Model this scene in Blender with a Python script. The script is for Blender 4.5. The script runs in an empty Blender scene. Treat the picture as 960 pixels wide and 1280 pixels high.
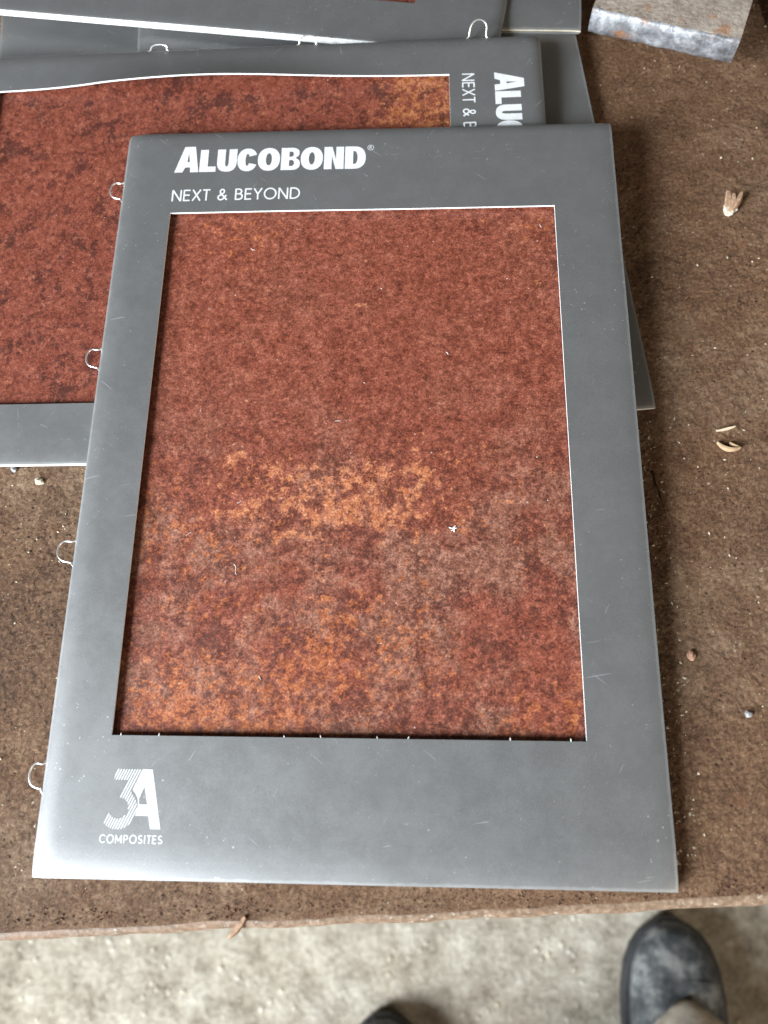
import bpy, bmesh, math, random
from mathutils import Vector, Matrix, noise
from mathutils.geometry import tessellate_polygon

sc = bpy.context.scene
COL = sc.collection
R = math.radians

# ------------------------------------------------------------------ camera
cam = bpy.data.cameras.new("camera")
cam.sensor_width = 36.0
cam.lens = 27.0
cam.clip_start = 0.01
cam.clip_end = 60.0
cam.dof.use_dof = True
cam.dof.focus_distance = 0.345
cam.dof.aperture_fstop = 7.5
camo = bpy.data.objects.new("camera", cam)
COL.objects.link(camo)
camo.matrix_world = Matrix(((0.998818, 0.000428, 0.048605, 0.150293),
                            (0.016031, 0.94111, -0.337721, 0.034856),
                            (-0.045887, 0.338101, 0.93999, 0.322653),
                            (0, 0, 0, 1)))
sc.camera = camo

# ------------------------------------------------------------------ light: an open doorway behind the left shoulder, dim workshop round it
world = bpy.data.worlds.new("World")
sc.world = world
world.use_nodes = True
bg = world.node_tree.nodes["Background"]
bg.inputs[0].default_value = (1.0, 0.88, 0.74, 1)
bg.inputs[1].default_value = 0.085

def area(name, loc, target, sx, sy, power, col):
    l = bpy.data.lights.new(name, 'AREA')
    l.shape = 'RECTANGLE'; l.size = sx; l.size_y = sy
    l.energy = power; l.color = col
    o = bpy.data.objects.new(name, l)
    COL.objects.link(o)
    o.location = loc
    o.rotation_euler = (Vector(target) - Vector(loc)).to_track_quat('-Z', 'Y').to_euler()
    return o
area("doorway_daylight", (-1.88, -1.42, 1.08), (0.1, 0.1, -0.1), 1.0, 1.6, 385, (0.85, 0.93, 1.0))
area("side_opening_daylight", (2.0, -1.5, 0.75), (0.3, 0.1, -0.1), 0.9, 1.0, 32, (1.0, 0.86, 0.68))

sc.view_settings.view_transform = 'Standard'
sc.view_settings.look = 'None'
sc.view_settings.gamma = 1.0
sc.view_settings.exposure = 0.0
sc.view_settings.use_curve_mapping = False

# ------------------------------------------------------------------ helpers
def tag(o, label=None, cat=None, group=None, kind=None):
    if label: o["label"] = label
    if cat: o["category"] = cat
    if group: o["group"] = group
    if kind: o["kind"] = kind
    return o

def empty(name, loc=(0, 0, 0)):
    o = bpy.data.objects.new(name, None)
    o.empty_display_size = 0.02
    COL.objects.link(o)
    o.location = loc
    return o

class MB:
    def __init__(s):
        s.v = []; s.f = []; s.mi = []
    def add(s, verts, faces, mi=0):
        b = len(s.v)
        s.v += [tuple(p) for p in verts]
        for f in faces:
            s.f.append(tuple(i + b for i in f)); s.mi.append(mi)
    def box(s, x0, x1, y0, y1, z0, z1, mi=0):
        s.add([(x0, y0, z0), (x1, y0, z0), (x1, y1, z0), (x0, y1, z0),
               (x0, y0, z1), (x1, y0, z1), (x1, y1, z1), (x0, y1, z1)],
              [(0, 3, 2, 1), (4, 5, 6, 7), (0, 1, 5, 4), (1, 2, 6, 5), (2, 3, 7, 6), (3, 0, 4, 7)], mi)
    def tube(s, pts, r, n=8, mi=0, caps=True):
        pts = [Vector(p) for p in pts]
        rr = r if isinstance(r, (list, tuple)) else [r] * len(pts)
        vs = []; fs = []
        up = Vector((0.13, 0.21, 1)).normalized()
        for i, p in enumerate(pts):
            d = (pts[min(i + 1, len(pts) - 1)] - pts[max(i - 1, 0)]).normalized()
            a = d.cross(up)
            if a.length < 1e-3: a = d.cross(Vector((1, 0, 0)))
            a.normalize(); b = d.cross(a)
            for k in range(n):
                t = 2 * math.pi * k / n
                vs.append(p + (a * math.cos(t) + b * math.sin(t)) * rr[i])
        for i in range(len(pts) - 1):
            for k in range(n):
                fs.append((i * n + k, i * n + (k + 1) % n, (i + 1) * n + (k + 1) % n, (i + 1) * n + k))
        if caps:
            fs.append(tuple(range(n))[::-1]); fs.append(tuple(range((len(pts) - 1) * n, len(pts) * n)))
        s.add(vs, fs, mi)
    def build(s, name, mats, parent=None, smooth=False, bevel=0):
        me = bpy.data.meshes.new(name)
        me.from_pydata(s.v, [], s.f)
        for m in (mats if isinstance(mats, (list, tuple)) else [mats]): me.materials.append(m)
        for p, mi in zip(me.polygons, s.mi):
            p.material_index = mi; p.use_smooth = smooth
        bm = bmesh.new(); bm.from_mesh(me)
        bmesh.ops.recalc_face_normals(bm, faces=bm.faces)
        bm.to_mesh(me); bm.free()
        me.update()
        o = bpy.data.objects.new(name, me)
        COL.objects.link(o)
        if parent: o.parent = parent
        if bevel:
            b = o.modifiers.new("bevel", 'BEVEL'); b.width = bevel; b.segments = 2
        return o

# ------------------------------------------------------------------ node helpers
class NT:
    def __init__(s, name):
        s.m = bpy.data.materials.new(name)
        s.m.use_nodes = True
        s.t = s.m.node_tree
        s.b = s.t.nodes["Principled BSDF"]
        s.co = s.t.nodes.new("ShaderNodeTexCoord").outputs["Object"]
    def n(s, kind, **kw):
        nd = s.t.nodes.new(kind)
        for k, v in kw.items(): setattr(nd, k, v)
        return nd
    def l(s, a, b): s.t.links.new(a, b)
    def put(s, sock, v):
        if hasattr(v, "links"): s.l(v, sock)
        else: sock.default_value = v
    def noise(s, scale, detail=4, rough=0.55, dist=0.0, co=None, out="Fac"):
        nd = s.n("ShaderNodeTexNoise")
        s.l(co if co is not None else s.co, nd.inputs["Vector"])
        nd.inputs["Scale"].default_value = scale
        nd.inputs["Detail"].default_value = detail
        nd.inputs["Roughness"].default_value = rough
        nd.inputs["Distortion"].default_value = dist
        return nd.outputs[out]
    def voro(s, scale, out="Distance", co=None, feature='F1', rnd=1.0):
        nd = s.n("ShaderNodeTexVoronoi", feature=feature)
        s.l(co if co is not None else s.co, nd.inputs["Vector"])
        nd.inputs["Scale"].default_value = scale
        nd.inputs["Randomness"].default_value = rnd
        return nd.outputs[out]
    def mapping(s, scale=(1, 1, 1), rot=(0, 0, 0), loc=(0, 0, 0)):
        nd = s.n("ShaderNodeMapping")
        s.l(s.co, nd.inputs["Vector"])
        nd.inputs["Scale"].default_value = scale
        nd.inputs["Rotation"].default_value = rot
        nd.inputs["Location"].default_value = loc
        return nd.outputs[0]
    def math(s, op, a, b=0.0, clamp=False):
        nd = s.n("ShaderNodeMath", operation=op, use_clamp=clamp)
        s.put(nd.inputs[0], a); s.put(nd.inputs[1], b)
        return nd.outputs[0]
    def step(s, v, a, b, lo=0.0, hi=1.0):
        nd = s.n("ShaderNodeMapRange", interpolation_type='SMOOTHSTEP')
        s.put(nd.inputs["Value"], v)
        nd.inputs["From Min"].default_value = a; nd.inputs["From Max"].default_value = b
        nd.inputs["To Min"].default_value = lo; nd.inputs["To Max"].default_value = hi
        return nd.outputs[0]
    def ramp(s, v, stops):
        nd = s.n("ShaderNodeValToRGB")
        s.l(v, nd.inputs[0])
        els = nd.color_ramp.elements
        while len(els) < len(stops): els.new(0.5)
        for e, (p, c) in zip(els, stops):
            e.position = p; e.color = (*c, 1)
        return nd.outputs[0]
    def mix(s, f, a, b, mode='MIX'):
        nd = s.n("ShaderNodeMix", data_type='RGBA', blend_type=mode)
        s.put(nd.inputs[0], f)
        for sk, v in ((nd.inputs[6], a), (nd.inputs[7], b)):
            s.put(sk, v if hasattr(v, "links") else (*v, 1))
        return nd.outputs[2]
    def sep(s, co=None):
        nd = s.n("ShaderNodeSeparateXYZ")
        s.l(co if co is not None else s.co, nd.inputs[0])
        return nd.outputs
    def bump(s, h, strength, dist, prev=None):
        nd = s.n("ShaderNodeBump")
        s.l(h, nd.inputs["Height"])
        nd.inputs["Strength"].default_value = strength
        nd.inputs["Distance"].default_value = dist
        if prev is not None: s.l(prev, nd.inputs["Normal"])
        return nd.outputs[0]
    def out(s, col=None, rough=None, normal=None, metal=None, spec=None):
        i = s.b.inputs
        if col is not None: s.put(i["Base Color"], col if hasattr(col, "links") else (*col, 1))
        if rough is not None: s.put(i["Roughness"], rough)
        if metal is not None: s.put(i["Metallic"], metal)
        if spec is not None: s.put(i["Specular IOR Level"], spec)
        if normal is not None: s.l(normal, i["Normal"])
        return s.m

def plain(name, col, rough=0.6, metal=0.0, var=0.0, scale=200):
    t = NT(name)
    if var:
        n = t.noise(scale, 4)
        c = t.mix(t.step(n, 0.3, 0.7), tuple(x * (1 - var) for x in col), tuple(min(1, x * (1 + var)) for x in col))
        return t.out(c, rough, metal=metal)
    return t.out(col, rough, metal=metal)

# ------------------------------------------------------------------ materials
def mat_cover():
    t = NT("grey_laminate")
    base = t.mix(t.step(t.noise(11, 5, 0.6), 0.3, 0.7), (0.205, 0.203, 0.199), (0.222, 0.220, 0.216))
    fine = t.noise(2600, 2, 0.7)
    base = t.mix(t.step(fine, 0.35, 0.75), base, (0.26, 0.26, 0.258))
    # dust: small pale specks, denser in patches
    d = t.voro(560)
    dens = t.step(t.noise(22, 4, 0.6), 0.38, 0.72, 0.08, 0.38)
    speck = t.math('LESS_THAN', d, t.math('MULTIPLY', dens, t.step(t.noise(260, 2), 0.45, 0.75)))
    base = t.mix(t.math('MULTIPLY', speck, 0.55), base, (0.62, 0.60, 0.57))
    # thin scratches in two directions
    sc_ = None
    for rot, seed in ((0.5, 0.1), (-0.9, 0.7), (1.4, 0.35)):
        r_ = t.mapping((1, 1, 1), (0, 0, rot), (seed, seed * 3, 0))
        m_ = t.n("ShaderNodeMapping"); t.l(r_, m_.inputs["Vector"]); m_.inputs["Scale"].default_value = (1100, 55, 1)
        s1 = t.step(t.noise(1.0, 0, 0.5, co=m_.outputs[0]), 0.80, 0.83)
        s1 = t.math('MULTIPLY', s1, t.step(t.noise(38, 2), 0.52, 0.62))
        sc_ = s1 if sc_ is None else t.math('MAXIMUM', sc_, s1)
    base = t.mix(t.math('MULTIPLY', sc_, 0.5), base, (0.55, 0.55, 0.55))
    # rubbed edges
    x, y, z = t.sep()
    ed = t.math('MINIMUM', t.math('MINIMUM', x, t.math('SUBTRACT', 0.245, x)), t.math('MINIMUM', y, t.math('SUBTRACT', 0.351, y)))
    wear = t.step(t.math('SUBTRACT', ed, t.math('MULTIPLY', t.noise(160, 6, 0.8), 0.0022)), 0.0004, -0.0006)
    base = t.mix(t.math('MULTIPLY', wear, 0.4), base, (0.46, 0.46, 0.45))
    rough = t.step(t.noise(70, 6, 0.75), 0.35, 0.65, 0.46, 0.53)
    nb = t.bump(t.noise(2200, 2), 0.08, 0.0003)
    nb = t.bump(t.noise(7, 1), 0.2, 0.002, nb)
    return t.out(base, rough, nb, metal=0.68, spec=0.5)

def mat_rust_print(name, variant):
    """printed weathered-steel decor of the sample panel; x 0..0.2, y 0..0.27 in panel space"""
    t = NT(name)
    x, y, z = t.sep()
    loc = (variant * 3.7, variant * 1.9, variant * 0.6)
    def at(dx, dy): return t.mapping(loc=(loc[0] + dx, loc[1] + dy, 0))
    co = at(0, 0)
    fine = t.noise(1300, 3, 0.7, co=co)
    grain = t.noise(480, 8, 0.9, co=at(1, 2))
    med = t.noise(130, 8, 0.8, co=at(3, 1))
    med2 = t.noise(230, 7, 0.8, co=at(5, 2))
    blot = t.noise(70, 6, 0.7, co=at(2, 8))
    big = t.noise(20, 4, 0.6, co=at(6, 6))
    big2 = t.noise(14, 4, 0.6, co=at(9, 4))
    val = t.math('ADD', t.math('MULTIPLY', grain, 0.72), t.math('MULTIPLY', med, 0.28))
    col = t.ramp(val, [(0.40, (0.056, 0.013, 0.008)), (0.465, (0.130, 0.033, 0.018)),
                       (0.515, (0.210, 0.054, 0.031)), (0.56, (0.285, 0.085, 0.050)), (0.62, (0.39, 0.165, 0.100))])
    if variant == 0:
        lower = t.step(t.math('ADD', y, t.math('MULTIPLY', big, 0.05)), 0.200, 0.120)   # the lower half of the print is more weathered
        band = t.math('MULTIPLY', t.step(y, 0.152, 0.122), t.step(y, 0.080, 0.104))
        mid = t.math('MULTIPLY', t.step(x, 0.00, 0.075), t.step(x, 0.215, 0.11))
        foot = t.step(y, 0.075, 0.020)
        grey = t.math('MULTIPLY', t.step(t.math('ADD', big, t.math('MULTIPLY', blot, 0.6)), 0.74, 0.92), t.math('ADD', t.math('MULTIPLY', lower, 0.45), 0.10))
        col = t.mix(grey, col, t.ramp(val, [(0.41, (0.062, 0.027, 0.019)), (0.50, (0.200, 0.096, 0.062)), (0.56, (0.35, 0.20, 0.140)), (0.62, (0.48, 0.32, 0.24))]))
        dk = t.math('ADD', t.math('MULTIPLY', blot, 0.5), t.math('MULTIPLY', grain, 0.55))
        dark = t.math('MULTIPLY', t.step(dk, 0.53, 0.475), t.math('ADD', t.math('MULTIPLY', lower, 0.50), 0.06))
        col = t.mix(dark, col, (0.050, 0.018, 0.014))
        om = t.math('ADD', t.math('MULTIPLY', med2, 0.80), t.math('MULTIPLY', big2, 0.42))
        om = t.math('ADD', om, t.math('ADD', t.math('MULTIPLY', lower, 0.050), t.math('MULTIPLY', foot, 0.028)))
        om = t.math('ADD', om, t.math('MULTIPLY', band, 0.020))
        orange = t.step(om, 0.715, 0.765)
        col = t.mix(t.math('MULTIPLY', orange, 0.72), col, t.ramp(grain, [(0.42, (0.18, 0.042, 0.015)), (0.5, (0.36, 0.100, 0.034)), (0.58, (0.52, 0.20, 0.078))]))
        tm = t.math('ADD', t.math('ADD', t.math('MULTIPLY', med2, 0.6), t.math('MULTIPLY', blot, 0.5)), t.math('MULTIPLY', t.math('MULTIPLY', band, mid), 0.115))
        tan = t.step(tm, 0.664, 0.700)
        col = t.mix(t.math('MULTIPLY', tan, 0.82), col, t.ramp(grain, [(0.42, (0.26, 0.072, 0.030)), (0.5, (0.43, 0.150, 0.066)), (0.58, (0.57, 0.265, 0.135))]))
    else:
        corner = t.math('MULTIPLY', t.step(y, 0.185, 0.250), t.step(x, 0.085, 0.01))
        col = t.mix(0.22, col, (0.11, 0.026, 0.018))
        om = t.math('ADD', t.math('MULTIPLY', med2, 0.8), t.math('MULTIPLY', big2, 0.30))
        om = t.math('ADD', om, t.math('MULTIPLY', corner, 0.14))
        orange = t.step(om, 0.625, 0.71)
        col = t.mix(t.math('MULTIPLY', orange, 0.65), col, t.ramp(grain, [(0.42, (0.19, 0.050, 0.017)), (0.5, (0.38, 0.125, 0.042)), (0.58, (0.52, 0.24, 0.10))]))
        dk = t.math('ADD', t.math('MULTIPLY', blot, 0.6), t.math('MULTIPLY', grain, 0.45))
        col = t.mix(t.math('MULTIPLY', t.step(dk, 0.525, 0.455), 0.75), col, (0.045, 0.013, 0.010))
    col = t.mix(0.55, col, t.ramp(fine, [(0.36, (0.30, 0.28, 0.28)), (0.5, (0.92, 0.91, 0.91)), (0.64, (1.6, 1.5, 1.45))]), 'MULTIPLY')
    # dust on top
    d = t.voro(420)
    speck = t.math('LESS_THAN', d, t.math('MULTIPLY', t.step(t.noise(40, 3), 0.45, 0.75, 0.04, 0.26), t.step(t.noise(230, 2), 0.45, 0.75)))
    col = t.mix(t.math('MULTIPLY', speck, 0.6), col, (0.66, 0.52, 0.42))
    nb = t.bump(fine, 0.15, 0.0002)
    return t.out(col, t.step(med, 0.3, 0.7, 0.40, 0.55), nb, spec=0.45)

def mat_plate():
    t = NT("rusty_plate")
    big = t.noise(7, 4, 0.55)
    med = t.noise(60, 7, 0.75)
    grain = t.noise(620, 8, 0.9)
    val = t.math('ADD', t.math('MULTIPLY', grain, 0.78), t.math('MULTIPLY', med, 0.22))
    col = t.ramp(val, [(0.40, (0.055, 0.026, 0.013)), (0.465, (0.125, 0.062, 0.031)), (0.515, (0.190, 0.101, 0.052)), (0.56, (0.250, 0.144, 0.079)), (0.64, (0.43, 0.30, 0.19))])
    pale = t.step(t.math('ADD', big, t.math('MULTIPLY', med, 0.5)), 0.70, 0.95)
    col = t.mix(t.math('MULTIPLY', pale, 0.5), col, t.ramp(val, [(0.42, (0.11, 0.070, 0.042)), (0.5, (0.24, 0.160, 0.100)), (0.6, (0.40, 0.30, 0.205))]))
    stain = t.step(t.noise(13, 5, 0.65, co=t.mapping(loc=(4, 2, 0))), 0.50, 0.66)
    col = t.mix(t.math('MULTIPLY', stain, 0.7), col, t.ramp(val, [(0.42, (0.030, 0.014, 0.008)), (0.5, (0.115, 0.058, 0.030)), (0.6, (0.26, 0.15, 0.085))]))
    red = t.step(t.noise(45, 7, 0.8), 0.57, 0.66)
    col = t.mix(t.math('MULTIPLY', red, 0.45), col, (0.22, 0.090, 0.040))
    pit = t.math('MULTIPLY', t.step(t.voro(260), 0.22, 0.08), t.step(t.noise(75, 2), 0.47, 0.58))
    col = t.mix(t.math('MULTIPLY', pit, 0.85), col, (0.028, 0.016, 0.010))
    d = t.voro(360)
    sp = t.math('LESS_THAN', d, t.math('MULTIPLY', t.step(t.noise(30, 3), 0.4, 0.75, 0.06, 0.30), t.step(t.noise(200, 2), 0.42, 0.7)))
    col = t.mix(t.math('MULTIPLY', sp, 0.7), col, (0.52, 0.44, 0.32))
    h = t.math('SUBTRACT', grain, t.math('MULTIPLY', pit, 0.35))
    nb = t.bump(h, 0.9, 0.0016)
    return t.out(col, 0.78, nb, spec=0.3)

def mat_edge():
    t = NT("worn_plate_edge")
    g = t.noise(420, 5, 0.7)
    col = t.ramp(g, [(0.3, (0.085, 0.050, 0.029)), (0.5, (0.165, 0.104, 0.064)), (0.7, (0.29, 0.205, 0.14))])
    pale = t.step(t.noise(260, 4, 0.7), 0.60, 0.68)
    col = t.mix(t.math('MULTIPLY', pale, 0.55), col, (0.56, 0.51, 0.45))
    red = t.step(t.noise(38, 4), 0.58, 0.7)
    col = t.mix(t.math('MULTIPLY', red, 0.5), col, (0.20, 0.11, 0.065))
    return t.out(col, 0.6, t.bump(g, 0.5, 0.0008), spec=0.5)

def mat_concrete():
    t = NT("worn_concrete")
    big = t.noise(3.5, 5, 0.6)
    med = t.noise(28, 6, 0.65)
    fine = t.noise(150, 6, 0.8)
    val = t.math('ADD', t.math('MULTIPLY', fine, 0.4), t.math('ADD', t.math('MULTIPLY', med, 0.4), t.math('MULTIPLY', big, 0.2)))
    col = t.ramp(val, [(0.37, (0.095, 0.074, 0.050)), (0.46, (0.270, 0.230, 0.174)), (0.53, (0.375, 0.328, 0.258)), (0.64, (0.56, 0.51, 0.42))])
    st = t.voro(62)
    stone = t.math('MULTIPLY', t.step(st, 0.24, 0.12), t.step(t.noise(17, 2), 0.46, 0.56))
    col = t.mix(t.math('MULTIPLY', stone, 0.5), col, t.ramp(t.noise(40, 1), [(0.35, (0.56, 0.45, 0.30)), (0.6, (0.60, 0.56, 0.49))]))
    dk = t.math('MULTIPLY', t.step(t.voro(95), 0.2, 0.1), t.step(t.noise(23, 2), 0.52, 0.62))
    col = t.mix(t.math('MULTIPLY', dk, 0.6), col, (0.13, 0.10, 0.075))
    h = t.math('ADD', t.math('MULTIPLY', med, 0.8), t.math('ADD', t.math('MULTIPLY', fine, 0.35), t.math('MULTIPLY', stone, 0.25)))
    return t.out(col, 0.85, t.bump(h, 0.8, 0.012), spec=0.3)

def mat_bar_rust():
    t = NT("mill_scale_rust")
    g = t.noise(420, 5, 0.7); m = t.noise(55, 5, 0.65)
    col = t.ramp(t.math('ADD', t.math('MULTIPLY', g, 0.5), t.math('MULTIPLY', m, 0.5)),
                 [(0.33, (0.13, 0.095, 0.07)), (0.5, (0.30, 0.245, 0.20)), (0.68, (0.46, 0.40, 0.34))])
    o = t.step(t.noise(70, 5, 0.7), 0.56, 0.68)
    col = t.mix(t.math('MULTIPLY', o, 0.7), col, (0.30, 0.125, 0.045))
    return t.out(col, 0.7, t.bump(g, 0.6, 0.001), spec=0.4)

def mat_bar_bare():
    t = NT("ground_steel")
    g = t.noise(300, 5, 0.65); m = t.noise(90, 5, 0.7)
    col = t.ramp(m, [(0.36, (0.070, 0.067, 0.068)), (0.5, (0.175, 0.175, 0.185)), (0.64, (0.34, 0.34, 0.345))])
    o = t.step(t.noise(80, 4, 0.6, co=t.mapping(loc=(3, 1, 0))), 0.55, 0.64)
    col = t.mix(t.math('MULTIPLY', o, 0.8), col, (0.26, 0.125, 0.055))
    w = t.step(t.noise(120, 3, 0.6, co=t.mapping((0.4, 1, 1), loc=(7, 2, 0))), 0.63, 0.70)
    col = t.mix(t.math('MULTIPLY', w, 0.7), col, (0.62, 0.60, 0.56))
    return t.out(col, t.step(g, 0.3, 0.7, 0.35, 0.65), t.bump(m, 0.6, 0.002), metal=0.35)

def mat_shoe():
    t = NT("dusty_shoe_leather")
    m = t.noise(34, 7, 0.75); g = t.noise(260, 5, 0.8)
    col = t.ramp(m, [(0.38, (0.020, 0.022, 0.024)), (0.50, (0.075, 0.080, 0.082)), (0.60, (0.21, 0.21, 0.20))])
    return t.out(col, t.step(m, 0.3, 0.7, 0.5, 0.75), t.bump(g, 0.6, 0.002), spec=0.4)

M = dict(
    cover=mat_cover(),
    white=plain("paper_core", (0.78, 0.78, 0.76), 0.7, var=0.08, scale=300),
    cream=plain("cream_board", (0.62, 0.56, 0.42), 0.75, var=0.1, scale=200),
    ink=plain("white_print", (0.60, 0.605, 0.61), 0.5, var=0.07, scale=350),
    ink_yellow=plain("ivory_print", (0.70, 0.66, 0.54), 0.5, var=0.07, scale=350),
    rust0=mat_rust_print("rust_print_main", 0),
    rust1=mat_rust_print("rust_print_dark", 1),
    board=plain("back_board", (0.20, 0.20, 0.195), 0.6, var=0.1, scale=60),
    wire=plain("tinned_wire", (0.80, 0.78, 0.74), 0.3, metal=0.85),
    plate=mat_plate(), edge=mat_edge(), concrete=mat_concrete(),
    bar=mat_bar_rust(), bare=mat_bar_bare(),
    shoe=mat_shoe(),
    sole=plain("black_rubber", (0.020, 0.021, 0.023), 0.7, var=0.3, scale=60),
    tan=plain("tan_lining", (0.34, 0.29, 0.23), 0.8, var=0.25, scale=90),
    trouser=plain("dark_trouser_cloth", (0.035, 0.036, 0.042), 0.9, var=0.25, scale=300),
    chip=plain("raw_wood", (0.38, 0.25, 0.145), 0.7, var=0.2, scale=400),
    chip_pale=plain("pale_wood", (0.48, 0.38, 0.26), 0.7, var=0.15, scale=400),
    husk=plain("dry_husk", (0.31, 0.19, 0.115), 0.8, var=0.35, scale=500),
    husk_pale=plain("pale_husk", (0.46, 0.40, 0.32), 0.7, var=0.2, scale=500),
    crumb=plain("pale_grit", (0.55, 0.47, 0.34), 0.8, var=0.3, scale=90),
    pebble=plain("grey_pebble", (0.22, 0.22, 0.22), 0.6, var=0.3, scale=500),
    lint=plain("white_lint", (0.80, 0.78, 0.74), 0.8),
    steel=plain("dark_angle_steel", (0.11, 0.075, 0.05), 0.7, var=0.3, scale=20),
    trunk=plain("rust_chip", (0.30, 0.16, 0.10), 0.8, var=0.3, scale=300),
)

# ------------------------------------------------------------------ setting: floor
def build_floor():
    mb = MB()
    n = 60
    xs = [-2.5 + 5.5 * i / n for i in range(n + 1)]
    vs = []; fs = []
    for j in range(n + 1):
        for i in range(n + 1):
            x = xs[i]; y = -2.5 + 5.0 * j / n
            vs.append((x, y, 0.004 * noise.noise((x * 3, y * 3, 0))))
    for j in range(n):
        for i in range(n):
            a = j * (n + 1) + i
            fs.append((a, a + 1, a + n + 2, a + n + 1))
    mb.add(vs, fs)
    o = mb.build("floor", M['concrete'], smooth=True)
    o.location = (0, 0, -0.702)
    tag(o, kind="structure")
build_floor()

# ------------------------------------------------------------------ workbench with a rusty plate top
def build_bench():
    root = empty("workbench", (0.1362, -0.0138, -0.70))
    root.rotation_euler.z = R(3.55)
    tag(root, "workbench with a rusty brown steel plate top and worn pale front edge", "workbench")
    H = 0.70
    mb = MB()
    xs = [-0.95 + 0.05 * i for i in range(14)] + [-0.30 + 0.0025 * i for i in range(240)] + [0.30 + 0.05 * i for i in range(15)]
    prof = [(0.90, 0.0), (0.012, 0.0), (0.0036, 0.0), (0.0025, -0.0003), (0.0014, -0.0012), (0.0005, -0.0030), (0.0, -0.007), (0.0, -0.014), (0.003, -0.016), (0.90, -0.016)]
    vs = []; fs = []; mi = []
    for x in xs:
        w = 0.0007 * noise.noise((x * 40, 0, 0)) + 0.0009 * noise.noise((x * 11, 3, 0)) + 0.0003 * noise.noise((x * 150, 7, 0))
        k = 1.0 + 0.35 * noise.noise((x * 17, 9, 0)) + max(0, x) * 1.6
        for j, (py, pz) in enumerate(prof):
            yy = py
            if 1 < j < 9: yy = py * (k if j < 6 else 1) - w - (0.0004 * noise.noise((x * 230, j * 3.1, 1)) if 2 < j < 7 else 0)
            vs.append((x, yy, H + pz + (0.00025 * noise.noise((x * 200, j * 2.3, 4)) if 1 < j < 7 else 0)))
    n = len(prof)
    for i in range(len(xs) - 1):
        for j in range(n - 1):
            mb.add([], [])
            fs.append((i * n + j, (i + 1) * n + j, (i + 1) * n + j + 1, i * n + j + 1)); mi.append(1 if 2 <= j <= 6 else 0)
        fs.append((i * n + n - 1, (i + 1) * n + n - 1, (i + 1) * n, i * n)); mi.append(0)
    fs.append(tuple(range(n))); mi.append(0)
    fs.append(tuple(range((len(xs) - 1) * n, len(xs) * n))[::-1]); mi.append(0)
    mb.v = vs; mb.f = fs; mb.mi = mi
    top = mb.build("top_plate", [M['plate'], M['edge']], root, smooth=True)
    # caked rust crust with real relief where the plate lies open
    step = 0.00105
    X0, X1, Y0, Y1 = -0.245, 0.235, 0.0062, 0.515
    nx, ny = int((X1 - X0) / step), int((Y1 - Y0) / step)
    idx = {}; cv = []; cf = []
    def hid(x, y): return -0.105 < x < 0.085 and 0.045 < y < 0.405
    cs, sn = math.cos(R(3.55)), math.sin(R(3.55))
    rnd = random.Random(3)
    def vert(i, j):
        k = (i, j)
        if k in idx: return idx[k]
        x = X0 + step * (i + rnd.uniform(-.32, .32)); y = Y0 + step * (j + rnd.uniform(-.32, .32))
        h = 0.55 * noise.noise((x * 330, y * 330, 0.3)) + 0.5 * noise.noise((x * 760, y * 760, 1.7)) + 0.35 * noise.noise((x * 90, y * 90, 4.1))
        m = min(1.0, (y - Y0) / 0.006, (X1 - x) / 0.01, (x - X0) / 0.01, (Y1 - y) / 0.01)
        z = 0.00005 + max(0.0, m) * (0.00045 + 0.00056 * h)
        idx[k] = len(cv); cv.append((x, y, H + max(z, 0.00003)))
        return idx[k]
    for j in range(ny):
        y = Y0 + step * j
        for i in range(nx):
            if hid(X0 + step * i, y): continue
            cf.append((vert(i, j), vert(i + 1, j), vert(i + 1, j + 1), vert(i, j + 1)))
    cm = bpy.data.meshes.new("rust_crust")
    cm.from_pydata(cv, [], cf); cm.materials.append(M['plate'])
    cm.polygons.foreach_set("use_smooth", [False] * len(cf)); cm.update()
    co_ = bpy.data.objects.new("rust_crust", cm); COL.objects.link(co_); co_.parent = top
    # raised weld scar on the plate
    ws = MB()
    pts = [(0.1285 + 0.0002 * math.sin(i * 1.7) + 0.0045 * i / 14, 0.176 - 0.028 * i / 14, H + 0.0005 + 0.0002 * math.sin(i * 2.3)) for i in range(15)]
    ws.tube(pts, [0.0002 + 0.0005 * math.sin(math.pi * (i + .5) / 15) for i in range(15)], 6)
    ws.build("weld_scar", M['plate'], top, smooth=True)
    for x in (-0.88, 0.92):
        for y in (0.06, 0.82):
            lg = MB()
            lg.box(x, x + 0.05, y, y + 0.006, 0.004, H - 0.017)
            lg.box(x, x + 0.006, y + 0.0065, y + 0.05, 0.004, H - 0.017)
            lg.build("leg", M['steel'], root)
    for y in (0.075, 0.80):
        rl = MB(); rl.box(-0.82, 0.91, y, y + 0.04, H - 0.07, H - 0.0175)
        rl.build("rail", M['steel'], root)
build_bench()

# ------------------------------------------------------------------ lettering
def arc(cx, cy, rx, ry, a0, a1, n=14, p=2.0):
    out = []
    for i in range(n + 1):
        a = R(a0 + (a1 - a0) * i / n)
        c, s = math.cos(a), math.sin(a)
        out.append((cx + rx * math.copysign(abs(c) ** (2 / p), c), cy + ry * math.copysign(abs(s) ** (2 / p), s)))
    return out

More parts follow.
